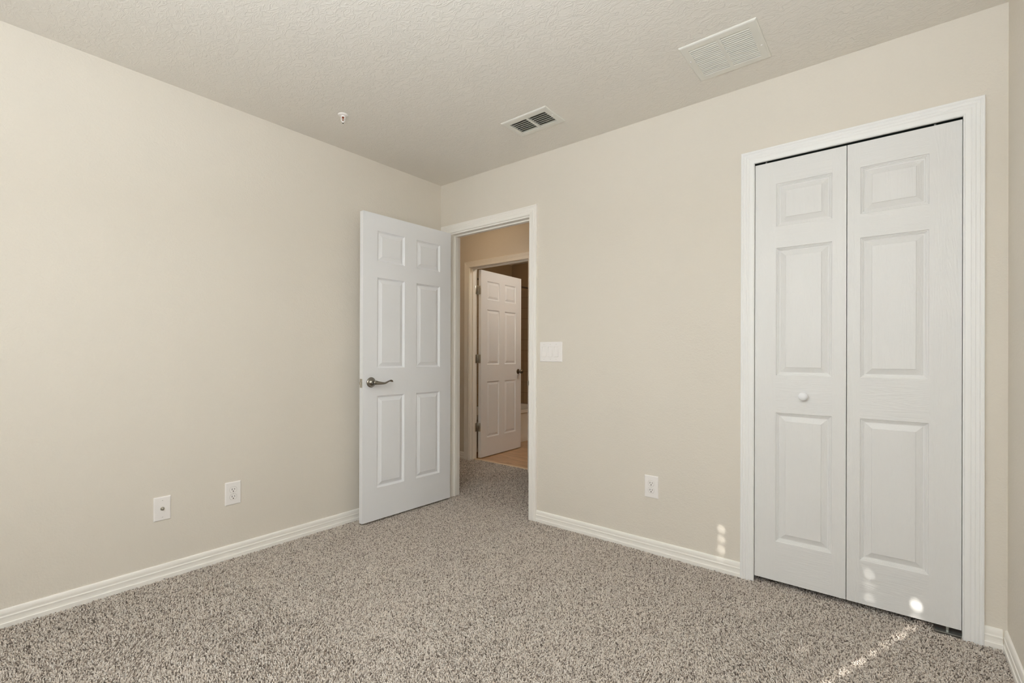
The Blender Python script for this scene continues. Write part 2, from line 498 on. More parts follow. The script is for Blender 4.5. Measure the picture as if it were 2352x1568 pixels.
# ------------------------------------------------------------------ panelled slabs
def slab(bm, w, h, t, panels, prof, front=True, back=True, rail=None):
    """moulded slab in local x (width), z (height); front face at y=0 facing -y, back at y=t."""
    xs = sorted({0, w} | {p[0] for p in panels} | {p[1] for p in panels})
    zs = sorted({0, h} | {p[2] for p in panels} | {p[3] for p in panels})
    def face(y, s):
        for x0, x1 in zip(xs, xs[1:]):
            for z0, z1 in zip(zs, zs[1:]):
                cx, cz = (x0 + x1) / 2, (z0 + z1) / 2
                if any(p[0] < cx < p[1] and p[2] < cz < p[3] for p in panels): continue
                f = bm.faces.new([bm.verts.new(q) for q in ((x0, y, z0), (x1, y, z0), (x1, y, z1), (x0, y, z1))])
                if rail and any(p[0] < cx < p[1] for p in panels): f.material_index = 1
        for x0, x1, z0, z1 in panels:
            prev = None
            for ins, dep in prof:
                yy = y + s * dep
                ring = [bm.verts.new(q) for q in ((x0 + ins, yy, z0 + ins), (x1 - ins, yy, z0 + ins), (x1 - ins, yy, z1 - ins), (x0 + ins, yy, z1 - ins))]
                if prev:
                    for k in range(4):
                        bm.faces.new((prev[k], prev[(k + 1) % 4], ring[(k + 1) % 4], ring[k]))
                prev = ring
            bm.faces.new(prev)
    face(0, 1)
    face(t, -1)
    for q in (((0, 0, 0), (0, t, 0), (0, t, h), (0, 0, h)), ((w, 0, 0), (w, 0, h), (w, t, h), (w, t, 0)),
              ((0, 0, 0), (w, 0, 0), (w, t, 0), (0, t, 0)), ((0, 0, h), (0, t, h), (w, t, h), (w, 0, h))):
        bm.faces.new([bm.verts.new(p) for p in q])
    bmesh.ops.remove_doubles(bm, verts=bm.verts[:], dist=1e-5)

SIX = [(0.109, 0.331, 0.211, 0.823), (0.434, 0.655, 0.211, 0.823), (0.109, 0.331, 1.007, 1.610), (0.434, 0.655, 1.007, 1.610),
       (0.109, 0.331, 1.718, 1.921), (0.434, 0.655, 1.718, 1.921)]
SIXPROF = [(0, 0), (0.0022, 0.0045), (0.0055, 0.0070), (0.0105, 0.0112), (0.0135, 0.0116), (0.035, 0.0035), (0.0365, 0.0022)]

def frame_matrix(o, ex, ez):
    ex = Vector(ex).normalized(); ez = Vector(ez).normalized(); ey = ez.cross(ex)
    mm = Matrix((ex, ey, ez)).transposed().to_4x4(); mm.translation = Vector(o)
    return mm

# door_1: bedroom door, hinged at the left jamb, swung back beside the left wall
# local x runs from free edge to hinge edge, local -y faces the room (+x world)
ax, ay, bx, by = 0.1405, -0.8047, 0.1572, -0.0417
e = Vector((bx - ax, by - ay, 0)).normalized()
door1 = empty('door_1', 'white six panel bedroom door swung open against the left wall', 'door', (ax, ay, 0.013), math.atan2(e.y, e.x), kind='structure')
bm = bmesh.new(); slab(bm, 0.7632, 2.032, 0.035, SIX, SIXPROF)
link('door_slab', bm, 'door', door1)
# lever handle
def lever(parent, s, z, name='lever_handle'):
    to_face = Matrix.Translation((s, 0, z)) @ Matrix.Rotation(R(90), 4, 'X')       # +Z local -> -y (out of the door)
    bm = bmesh.new()
    lathe(bm, [(0.0335, 0.0), (0.0335, 0.003), (0.032, 0.0055), (0.0285, 0.0075), (0.0272, 0.0085), (0.0262, 0.013), (0.0225, 0.019), (0.0170, 0.024), (0.0125, 0.027), (0.0115, 0.032), (0.0115, 0.046), (0.0135, 0.050), (0.0135, 0.058), (0.010, 0.0615), (0, 0.0625)], 40, to_face)
    link('rosette', bm, 'nickel', parent, True, 40)
    bm = bmesh.new()
    n = 26
    pts, rad = [], []
    for i in range(n + 1):
        u = i / n
        x = s + 0.002 + u * 0.132
        zz = z - 0.006 * math.sin(min(u / 0.45, 1) * math.pi * 0.5) * (1 if u < 0.45 else 1)
        if u > 0.45:
            k = (u - 0.45) / 0.55
            zz = z - 0.006 + 0.015 * (0.5 - 0.5 * math.cos(min(k / 0.72, 1) * math.pi)) - 0.006 * max(0, (k - 0.72) / 0.28) ** 1.6
        y = -0.054 - 0.004 * math.sin(u * math.pi)
        pts.append((x, y, zz))
        hgt = 0.0105 * (1 - u) ** 1.7 + 0.0034 + (0.0036 * math.exp(-((u - 0.9) / 0.09) ** 2))
        wid = 0.0085 * (1 - u) + 0.0045
        if u > 0.97: hgt *= 0.7; wid *= 0.7
        rad.append((wid, hgt))
    sweep(bm, pts, rad, 16)
    link('lever', bm, 'nickel', parent, True, 60)
hd = empty('lever_handle', None, None); hd.parent = door1
tag(hd, 'satin nickel lever handle with round rosette')
lever(hd, 0.062, 0.915)
# latch faceplate on the free edge
bm = bmesh.new()
box(bm, (-0.0012, 0.005, 0.882), (0.0002, 0.030, 0.940), bevel=0.0005)
box(bm, (-0.010, 0.011, 0.902), (0, 0.024, 0.920), bevel=0.002)
for zz in (0.889, 0.933):
    lathe(bm, [(0.0035, 0), (0.0035, 0.0006), (0, 0.001)], 10, Matrix.Translation((-0.0012, 0.0175, zz)) @ Matrix.Rotation(R(-90), 4, 'Y'))
tag(link('latch_plate', bm, 'nickel_light', door1), 'metal latch plate on the free edge')

# door_2: closet bifold pair
BI = [(0.0, 0.0), (0.0026, 0.0040), (0.0058, 0.0046), (0.0070, 0.0076), (0.0105, 0.0084), (0.0120, 0.0112), (0.0170, 0.0122), (0.0400, 0.0034), (0.0412, 0.0010)]
door2 = empty('door_2', 'white embossed bifold closet doors with a round knob, closed', 'door', (0, 0.002, 0.025), kind='structure')
LEAF = 2.026
rowsz = [(0.190, 0.812), (0.990, 1.606), (1.710, 1.917)]
def leaf(x0, x1, p0, p1):
    bm = bmesh.new()
    slab(bm, x1 - x0, LEAF, 0.034, [(p0 - x0, p1 - x0, a, b) for a, b in rowsz], BI, rail=True)
    o = link('door_leaf', bm, ['grain_v', 'grain_h'], door2)
    o.location = (x0, 0, 0)
    return o
L1 = leaf(2.2790, 2.6492, 2.3707, 2.5962)
tag(L1, 'left bifold leaf carrying the knob')
L2 = leaf(2.6520, 3.0250, 2.6995, 2.9268)
bm = bmesh.new()
lathe(bm, [(0.011, 0.0), (0.011, 0.002), (0.0085, 0.005), (0.008, 0.009), (0.0115, 0.013), (0.0172, 0.018), (0.0192, 0.0235), (0.0178, 0.029), (0.0125, 0.0325), (0.006, 0.034), (0, 0.0343)], 32,
      Matrix.Translation((2.487 - 2.279, 0, 0.897)) @ Matrix.Rotation(R(90), 4, 'X'))
tag(link('knob', bm, 'door', L1, True, 50), 'small round white knob')

# door_3: bathroom door, swung into the bathroom
ang = R(93.5)
pin = Vector((BX0 + 0.014, HY1 + 0.010, 0))
ew = Vector((math.cos(ang), math.sin(ang), 0)); nn = Vector((math.sin(ang), -math.cos(ang), 0))
B0 = pin + nn * 0.035
# local x from hinge edge to free edge along ew; local -y must be nn: ez x ex = ey -> ey = (-sin,cos)... = -nn
door3 = empty('door_3', 'white six panel bathroom door standing open across the hallway', 'door', (B0.x, B0.y, 0.004), ang, kind='structure')
bm = bmesh.new(); slab(bm, 0.762, 2.024, 0.035, [(0.762 - p[1], 0.762 - p[0], p[2] - 0.006, p[3] - 0.006) for p in SIX], SIXPROF)
link('door_slab', bm, 'door', door3)
bm = bmesh.new()
for sg, y0 in ((1, 0.0), (-1, 0.035)):
    lathe(bm, [(0.030, 0.0), (0.030, 0.004), (0.024, 0.008), (0.011, 0.011), (0.010, 0.028), (0.018, 0.034), (0.026, 0.044), (0.0265, 0.052), (0.021, 0.060), (0.010, 0.0645), (0, 0.065)], 26,
          Matrix.Translation((0.700, y0, 0.911)) @ Matrix.Rotation(R(90 * sg), 4, 'X'))
tag(link('door_knob', bm, 'bronze', door3, True, 45), 'dark round doorknob')
bm = bmesh.new()
box(bm, (0.7622, 0.010, 0.880), (0.7632, 0.025, 0.940)); box(bm, (0.7622, 0.012, 0.902), (0.772, 0.023, 0.920))
tag(link('latch_plate', bm, 'bronze', door3), 'dark latch on the free edge')
for zz in (1.806, 1.064, 0.327):
    bm = bmesh.new()
    z0, z1 = zz - 0.0455, zz + 0.0455
    box(bm, (-0.0022, 0.003, z0), (0.0, 0.037, z1), bevel=0.0008)
    lathe(bm, [(0, z0 - 0.004), (0.005, z0 - 0.002), (0.0058, z0), (0.0058, z1), (0.005, z1 + 0.002), (0, z1 + 0.004)], 14, Matrix.Translation((-0.007, 0.0395, 0)))
    # leaf screwed to the jamb
    a = Matrix.Rotation(-ang, 4, 'Z') @ Matrix.Translation(-B0)
    box(bm, (BX0 + 0.0001, HY1 - 0.036, z0), (BX0 + 0.0025, HY1 + 0.006, z1), bevel=0.0006, M4=a)
    tag(link('hinge', bm, 'nickel_light', door3, True, 35), 'nickel butt hinge')

# closet track and floor bracket
bm = bmesh.new()
box(bm, (2.2722, 0.004, 2.0625), (3.0319, 0.006, 2.0655)); box(bm, (2.2722, 0.006, 2.064), (3.0319, 0.032, 2.0655)); box(bm, (2.2722, 0.032, 2.0565), (3.0319, 0.034, 2.0655))
tr = tag(link('closet_track', bm, 'track'), 'dark steel sliding track above the closet bifold doors', 'track')
for x in (2.325, 2.945):
    bm = bmesh.new()
    lathe(bm, [(0.004, 2.0505), (0.004, 2.063), (0, 2.063)], 12, Matrix.Translation((x, 0.019, 0)))
    tag(link('pivot_pin', bm, 'zinc', tr), 'pale pivot pin')
bm = bmesh.new()
box(bm, (2.948, 0.000, -0.002), (3.031, 0.030, 0.001)); box(bm, (3.029, 0.000, 0.001), (3.031, 0.030, 0.021))
lathe(bm, [(0.005, 0.001), (0.005, 0.023), (0, 0.023)], 12, Matrix.Translation((2.985, 0.016, 0)))
tag(link('pivot_bracket', bm, 'zinc'), 'small zinc pivot bracket on carpet under the right closet leaf', 'bracket')

# ------------------------------------------------------------------ wall plates
def plate_frame(origin, along, normal):
    """local x along the wall, local -y out of the wall, z up."""
    return frame_matrix(origin, along, (0, 0, 1))

def plate_mesh(w, h, t=0.006, holes=()):
    bm = bmesh.new()
    b = 0.0045
    xs = sorted({-w / 2 + b, w / 2 - b} | {q for hh in holes for q in hh[:2]})
    zs = sorted({-h / 2 + b, h / 2 - b} | {q for hh in holes for q in hh[2:]})
    for x0, x1 in zip(xs, xs[1:]):
        for z0, z1 in zip(zs, zs[1:]):
            cx, cz = (x0 + x1) / 2, (z0 + z1) / 2
            if any(hh[0] < cx < hh[1] and hh[2] < cz < hh[3] for hh in holes): continue
            bm.faces.new([bm.verts.new(q) for q in ((x0, -t, z0), (x1, -t, z0), (x1, -t, z1), (x0, -t, z1))])
    rings = []
    for ins, y in ((b, -t), (0.0018, -t + 0.0012), (0.0, -t + 0.0035), (0.0, 0.0)):
        rings.append([bm.verts.new(q) for q in ((-w / 2 + ins, y, -h / 2 + ins), (w / 2 - ins, y, -h / 2 + ins), (w / 2 - ins, y, h / 2 - ins), (-w / 2 + ins, y, h / 2 - ins))])
    for a, c in zip(rings, rings[1:]):
        for k in range(4):
            bm.faces.new((a[k], a[(k + 1) % 4], c[(k + 1) % 4], c[k]))
    for x0, x1, z0, z1 in holes:
        q0 = [(x0, -t, z0), (x1, -t, z0), (x1, -t, z1), (x0, -t, z1)]
        for k in range(4):
            p, q = q0[k], q0[(k + 1) % 4]
            bm.faces.new([bm.verts.new(v) for v in (p, q, (q[0], -0.001, q[2]), (p[0], -0.001, p[2]))])
    bmesh.ops.remove_doubles(bm, verts=bm.verts[:], dist=1e-5)
    return bm

def screw(parent, x, z, t=0.006, matn='plate', r=0.0032):
    bm = bmesh.new()
    lathe(bm, [(r, -0.0003), (r, 0.0006), (r * 0.7, 0.0011), (0, 0.0013)], 14, Matrix.Translation((x, -t, z)) @ Matrix.Rotation(R(90), 4, 'X'))
    box(bm, (x - r * 0.8, -t - 0.0015, z - 0.0004), (x + r * 0.8, -t - 0.0012, z + 0.0004), 1)
    return link('screw', bm, [matn, 'slot'], parent)

def wall_thing(name, label, cat, loc, rz, group=None):
    return empty(name, label, cat, loc, rz, group)

BACK, LEFT = 0.0, R(90)        # local -y faces -y on the back wall; faces +x on the left wall

sw = wall_thing('light_switch', 'white wall plate with three rocker switches right of the open doorway', 'light switch', (1.0633, 0, 1.1322), BACK)
holes = [(c - 0.0165, c + 0.0165, -0.0335, 0.0335) for c in (-0.0527, -0.003, 0.0437)]
link('wall_plate', plate_mesh(0.1755, 0.1310, holes=holes), 'plate', sw)
for h in holes:
    bm = bmesh.new()
    x0, x1 = h[0] + 0.0008, h[1] - 0.0008
    sec = [(-0.001, -0.0327), (-0.0045, -0.0327), (-0.0098, -0.0320), (-0.0062, 0.0), (-0.0050, 0.0320), (-0.0040, 0.0327), (-0.001, 0.0327)]
    A = [bm.verts.new((x0, y, z)) for y, z in sec]; B = [bm.verts.new((x1, y, z)) for y, z in sec]
    for i in range(len(sec)):
        j = (i + 1) % len(sec)
        bm.faces.new((A[i], A[j], B[j], B[i]))
    bm.faces.new(A); bm.faces.new(B[::-1])
    link('rocker', bm, 'plate', sw)
    for z in (-0.0485, 0.0485): screw(sw, (h[0] + h[1]) / 2, z)

def receptacle_mesh(cz):
    """one socket face: round with flattened top and bottom, two blade slots and a ground hole."""
    bm = bmesh.new()
    n = 36
    def ring(r, cut, y):
        return [bm.verts.new((r * math.cos(2 * math.pi * k / n), y, cz + max(-cut, min(cut, r * math.sin(2 * math.pi * k / n))))) for k in range(n)]
    rs = [ring(0.0180, 0.0148, -0.0040), ring(0.0180, 0.0148, -0.0066), ring(0.0168, 0.0138, -0.0072)]
    for a, b in zip(rs, rs[1:]):
        for k in range(n): bm.faces.new((a[k], a[(k + 1) % n], b[(k + 1) % n], b[k]))
    bm.faces.new(rs[-1])
    for x, hh in ((-0.0064, 0.0046), (0.0064, 0.0038)):
        box(bm, (x - 0.0013, -0.0074, cz + 0.0030 - hh), (x + 0.0013, -0.0070, cz + 0.0030 + hh), 1)
    gv = [bm.verts.new((0.0030 * math.cos(a), -0.0074, cz - 0.0080 + 0.0030 * math.sin(a))) for a in [2 * math.pi * k / 14 for k in range(14)]]
    f = bm.faces.new(gv); f.material_index = 1
    return bm

def groove_mesh():
    """dark seam round each socket face."""
    bm = bmesh.new()
    n = 36
    for cz in (0.0195, -0.0195):
        a = [bm.verts.new((0.0187 * math.cos(2 * math.pi * k / n), -0.0061, cz + max(-0.0155, min(0.0155, 0.0187 * math.sin(2 * math.pi * k / n))))) for k in range(n)]
        bm.faces.new(a)
    return bm

def outlet(label, loc, rz):
    o = wall_thing('wall_outlet', label, 'power outlet', loc, rz, 'duplex wall outlets')
    link('wall_plate', plate_mesh(0.0800, 0.1245), 'plate', o)
    link('seam', groove_mesh(), 'duct', o)
    for cz in (0.0195, -0.0195):
        link('socket', receptacle_mesh(cz), ['plate', 'slot'], o)
    screw(o, 0, 0, 0.0060)
    return o
outlet('white duplex power outlet low on the left wall beside the open door', (0, -1.522, 0.3505), LEFT)
outlet('white duplex power outlet low on the wall between doorway and closet', (1.7503, 0, 0.3695), BACK)

cb = wall_thing('cable_plate', 'white cable jack plate with metal connector low on the left wall', 'cable outlet', (0, -1.844, 0.3465), LEFT)
link('wall_plate', plate_mesh(0.0715, 0.1165), 'plate', cb)
bm = bmesh.new()
lathe(bm, [(0.0085, 0.0), (0.0085, 0.001), (0.0064, 0.0012), (0.0064, 0.004), (0.0048, 0.0042), (0.0048, 0.012), (0.0038, 0.0125), (0.0, 0.0125)], 20, Matrix.Translation((0, -0.006, 0.0)) @ Matrix.Rotation(R(90), 4, 'X'))
tag(link('connector', bm, 'nickel_light', cb, True, 40), 'threaded metal connector')
for z in (-0.041, 0.041): screw(cb, 0, z)

# ------------------------------------------------------------------ ceiling things
def vent(name, label, x0, x1, y0, y1, halves, gy0, gy1, n, blade, duct, screws, depth):
    o = empty(name, label, 'air vent', ((x0 + x1) / 2, (y0 + y1) / 2, H))
    ox, oy = o.location.x, o.location.y
    bm = bmesh.new()
    t = 0.007
    xs = sorted({x0 + .008, x1 - .008} | {q for hh in halves for q in hh}); ys = sorted({y0 + .008, y1 - .008, gy0, gy1})
    for a, b in zip(xs, xs[1:]):
        for c, d in zip(ys, ys[1:]):
            cx, cy = (a + b) / 2, (c + d) / 2
            if gy0 < cy < gy1 and any(hh[0] < cx < hh[1] for hh in halves): continue
            bm.faces.new([bm.verts.new((px - ox, py - oy, -t)) for px, py in ((a, c), (b, c), (b, d), (a, d))])
    prev = None
    for ins, z in ((0.008, -t), (0.003, -t + 0.0012), (0.0, -t + 0.004), (0.0, 0.0)):
        ring = [bm.verts.new((px - ox, py - oy, z)) for px, py in ((x0 + ins, y0 + ins), (x1 - ins, y0 + ins), (x1 - ins, y1 - ins), (x0 + ins, y1 - ins))]
        if prev:
            for k in range(4): bm.faces.new((prev[k], prev[(k + 1) % 4], ring[(k + 1) % 4], ring[k]))
        prev = ring
    for hh in halves:
        q = [(hh[0], gy0), (hh[1], gy0), (hh[1], gy1), (hh[0], gy1)]
        for k in range(4):
            p, r = q[k], q[(k + 1) % 4]
            bm.faces.new([bm.verts.new(v) for v in ((p[0] - ox, p[1] - oy, -t), (r[0] - ox, r[1] - oy, -t), (r[0] - ox, r[1] - oy, 0.004), (p[0] - ox, p[1] - oy, 0.004))])
    bmesh.ops.remove_doubles(bm, verts=bm.verts[:], dist=1e-5)
    link('vent_frame', bm, 'vent', o)
    for hh in halves:
        bm = bmesh.new()
        for i in range(n):
            yc = gy0 + (i + 0.5) * (gy1 - gy0) / n
            sec = [(py, pz) for py, pz in blade]
            A = [[bm.verts.new((xx, yc - oy + py, -t + depth + pz + dz)) for py, pz in sec] for xx in (hh[0] - ox, hh[1] - ox) for dz in (0.0, 0.0009)]
            for q in range(len(sec) - 1):
                bm.faces.new((A[0][q], A[0][q + 1], A[2][q + 1], A[2][q])); bm.faces.new((A[1][q], A[1][q + 1], A[3][q + 1], A[3][q]))
            bm.faces.new((A[0][0], A[1][0], A[3][0], A[2][0])); bm.faces.new((A[0][-1], A[1][-1], A[3][-1], A[2][-1]))
        link('louver_bank', bm, 'vent', o, True, 50)
    bm = bmesh.new()
    a, b, c, d = duct
    v = [bm.verts.new(q) for q in ((a - ox, c - oy, 0.0), (b - ox, c - oy, 0.0), (b - ox, d - oy, 0.0), (a - ox, d - oy, 0.0),
                                   (a - ox, c - oy, 0.2), (b - ox, c - oy, 0.2), (b - ox, d - oy, 0.2), (a - ox, d - oy, 0.2))]
    for q in ((4, 5, 6, 7), (0, 1, 5, 4), (1, 2, 6, 5), (2, 3, 7, 6), (3, 0, 4, 7)): bm.faces.new([v[i] for i in q])
    tag(link('duct', bm, 'duct', o), 'dark duct behind the louvers')
    for sx, sy in screws:
        bm = bmesh.new()
        lathe(bm, [(0.0045, -t + 0.0002), (0.0045, -t - 0.0012), (0.003, -t - 0.0024), (0, -t - 0.0028)], 14, Matrix.Translation((sx - ox, sy - oy, 0)))
        link('screw', bm, 'plate', o, True, 40)
    return o
vent('supply_vent', 'small white supply vent with open dark louvers on the ceiling near the doorway', 1.034, 1.350, -0.4845, -0.280,
     [(1.068, 1.186), (1.200, 1.316)], -0.446, -0.315, 7, [(-0.0065, -0.0070), (-0.0030, -0.0058), (0.0020, -0.0020), (0.0065, 0.0045)], VENT_S, [(1.051, -0.352), (1.333, -0.39)], 0.0075)
vent('return_vent', 'larger white return grille with closed louvers on the ceiling above the closet', 2.077, 2.386, -0.510, -0.200,
     [(2.109, 2.2235), (2.239, 2.3525)], -0.473, -0.237, 17, [(-0.0060, 0.0095), (-0.0020, 0.0035), (0.0020, -0.0020), (0.0045, -0.0042), (0.0068, -0.0048)], VENT_R, [(2.092, -0.39), (2.369, -0.32)], 0.0045)

sp = empty('fire_sprinkler', 'small white ceiling sprinkler head with red bulb', 'sprinkler', (0.405, -1.112, H))
bm = bmesh.new()
lathe(bm, [(0.0275, 0.0), (0.0275, -0.002), (0.025, -0.0045), (0.019, -0.006), (0.012, -0.0062), (0.0, -0.0062)], 36)
link('escutcheon', bm, 'plate', sp, True, 40)
bm = bmesh.new()
lathe(bm, [(0.0105, -0.005), (0.0105, -0.012), (0.008, -0.0135), (0, -0.0135)], 24)
dirx = Vector((0.777, 0.629, 0))
for sg in (1, -1):
    pts = [dirx * (sg * a) + Vector((0, 0, b)) for a, b in ((0.0095, -0.010), (0.0105, -0.018), (0.0105, -0.026), (0.0090, -0.034), (0.0050, -0.039), (0.0, -0.0405))]
    sweep(bm, pts, [0.0024] * 6, 10)
lathe(bm, [(0, -0.037), (0.0045, -0.0375), (0.005, -0.043), (0.003, -0.046), (0, -0.046)], 16)
link('sprinkler_frame', bm, 'plate', sp, True, 40)
bm = bmesh.new()
lathe(bm, [(0, -0.013), (0.0062, -0.0135), (0.0062, -0.0175), (0.003, -0.0185), (0.0019, -0.021), (0.0019, -0.034), (0, -0.038)], 14)
tag(link('bulb', bm, 'red', sp, True, 50), 'dark red glass bulb')
bm = bmesh.new()
lathe(bm, [(0.0, -0.0462), (0.0042, -0.0462), (0.0042, -0.0478), (0, -0.0478)], 20)
tag(link('deflector', bm, 'slot', sp), 'dark deflector tip')

# ------------------------------------------------------------------ bathroom
tubo = empty('bathtub', 'pale bathtub apron visible past the open bathroom door', 'bathtub', ((TUBX + BATHX) / 2, (HY1 + BATHY) / 2, -0.006))
bm = bmesh.new()
hw, hl, th = (TUBX - BATHX) / 2 - 0.009, (BATHY - HY1) / 2 - 0.009, 0.41
def rr(hx, hy, rad, z, n=8):
    out = []
    for cx, cy, a0 in ((hx - rad, hy - rad, 0), (-hx + rad, hy - rad, 90), (-hx + rad, -hy + rad, 180), (hx - rad, -hy + rad, 270)):
        for k in range(n + 1):
            a = R(a0 + 90 * k / n)
            out.append(bm.verts.new((cx + rad * math.cos(a), cy + rad * math.sin(a), z)))
    return out
prof = [(hw, hl, 0.004, 0.0), (hw, hl, 0.004, 0.06), (hw - 0.012, hl, 0.004, 0.075), (hw - 0.012, hl, 0.004, th - 0.05), (hw, hl, 0.004, th - 0.04), (hw, hl, 0.004, th - 0.008), (hw - 0.008, hl - 0.004, 0.01, th),
        (hw - 0.07, hl - 0.09, 0.12, th), (hw - 0.085, hl - 0.11, 0.12, th - 0.02), (hw - 0.13, hl - 0.22, 0.12, 0.10), (hw - 0.20, hl - 0.30, 0.10, 0.06)]
rings = [rr(*p) for p in prof]
for a, b in zip(rings, rings[1:]):
    for k in range(len(a)): bm.faces.new((a[k], a[(k + 1) % len(a)], b[(k + 1) % len(a)], b[k]))
bm.faces.new(rings[-1])
link('tub_shell', bm, 'tub', tubo, True, 40)
rod = empty('shower_rod', 'metal shower curtain rod spanning above the bathtub', 'shower rod', (TUBX - 0.01, (HY1 + BATHY) / 2, 1.985))
bm = bmesh.new(); L = (BATHY - HY1) / 2 - 0.009
sweep(bm, [(0, -L + 0.004, 0), (0, L - 0.004, 0)], [0.0127, 0.0127], 18)
link('rod', bm, 'bronze', rod, True, 50)
for sg in (1, -1):
    bm = bmesh.new()
    lathe(bm, [(0.031, 0), (0.031, 0.004), (0.022, 0.010), (0.016, 0.022), (0, 0.022)], 22, Matrix.Translation((0, sg * L, 0)) @ Matrix.Rotation(R(90 * sg), 4, 'X'))
    link('rod_flange', bm, 'bronze', rod, True, 40)

# ------------------------------------------------------------------ lamps out of view; bedroom dome is assumed; hall, bathroom and uplight are added
def ceiling_lamp(label, x, y, rad, drop, dome):
    o = empty('unseen_ceiling_light', label, 'ceiling light', (x, y, H))
    bm = bmesh.new()
    lathe(bm, [(0.07, 0), (0.07, -0.012), (0.03, -0.03), (0.02, -drop + 0.01), (0.30 * rad, -drop + 0.004), (0.30 * rad, -drop - 0.006), (0, -drop - 0.006)], 36)
    link('lamp_base', bm, 'nickel', o, True, 40)
    bm = bmesh.new()
    g = rad
    lathe(bm, [(g * 0.30, -drop - 0.004), (g * 0.62, -drop - 0.020), (g * 0.88, -drop - 0.048), (g, -drop - 0.085), (g * 0.92, -drop - 0.120), (g * 0.66, -drop - 0.150), (g * 0.32, -drop - 0.166), (0, -drop - 0.170)], 36)
    link('lamp_shade', bm, dome, o, True, 50)
    return o
ceiling_lamp('assumed frosted dome ceiling light above and behind the view of the bedroom', 2.35, -1.75, 0.15, 0.05, 'dome')  # unseen lamp, assumed from how the walls are lit
ceiling_lamp('added unseen warm dome light brightening the hallway outside the bathroom', -0.30, 0.36, 0.12, -0.01, 'hall_fill')  # added lamp; lifts a hall otherwise lit only by bedroom spill
ceiling_lamp('added unseen warm light brightening the bathroom door from the right', 0.42, 1.75, 0.12, 0.0, 'bath_fill')  # added to brighten the open door of the unlit bathroom

fl = empty('added_uplight', 'added torchiere uplight behind the viewpoint standing in for bounced flash', 'added uplight', (2.60, -2.98, 0.0))  # added uplight in place of a flash bounced off the ceiling
bm = bmesh.new(); lathe(bm, [(0, 0), (0.14, 0), (0.14, 0.012), (0.12, 0.02), (0.03, 0.03), (0.0, 0.03)], 36); link('uplight_foot', bm, 'nickel', fl, True, 40)
bm = bmesh.new(); lathe(bm, [(0.0125, 0.028), (0.0125, 1.36), (0.02, 1.37), (0, 1.37)], 20); link('uplight_pole', bm, 'nickel', fl, True, 40)
bm = bmesh.new(); lathe(bm, [(0.02, 1.365), (0.09, 1.39), (0.15, 1.44), (0.175, 1.50), (0.170, 1.50), (0.146, 1.445), (0.088, 1.40), (0, 1.38)], 40); link('uplight_bowl', bm, 'plate', fl, True, 50)
tl = bpy.data.lights.new('added_uplight_emitter', 'AREA'); tl.shape = 'DISK'; tl.size = 0.24; tl.energy = UPLIGHT_POWER; tl.color = (0.83, 0.92, 1.0)
to = bpy.data.objects.new('added_uplight_emitter', tl); COL.objects.link(to); to.location = (2.60, -2.98, 1.465); to.rotation_euler = (math.pi, 0, 0)

# ------------------------------------------------------------------ window behind the viewpoint, assumed from the sun spots, widened for the fill lamp
win = empty('window_1', 'assumed white double window behind the viewpoint with closed blinds', 'window', ((WX0 + WX1) / 2, YF - 0.06, WZ0), kind='structure')
cxw = (WX0 + WX1) / 2
bm = bmesh.new()
fr = 0.04
wx = (WX1 - WX0) / 2; wz = WZ1 - WZ0
box(bm, (-wx, -0.03, 0), (-wx + fr, 0.0, wz)); box(bm, (wx - fr, -0.03, 0), (wx, 0.0, wz)); box(bm, (-wx, -0.03, 0), (wx, 0.0, fr)); box(bm, (-wx, -0.03, wz - fr), (wx, 0.0, wz))
link('window_frame', bm, 'closet_trim', win)
bm = bmesh.new(); box(bm, (1.450 - cxw, -0.03, fr), (1.520 - cxw, 0.0, wz - fr)); link('mullion', bm, 'closet_trim', win)
for a, b in ((-wx + fr, 1.450 - cxw), (1.520 - cxw, wx - fr)):
    bm = bmesh.new(); box(bm, (a, -0.017, fr), (b, -0.013, wz - fr)); link('pane', bm, 'glass', win)

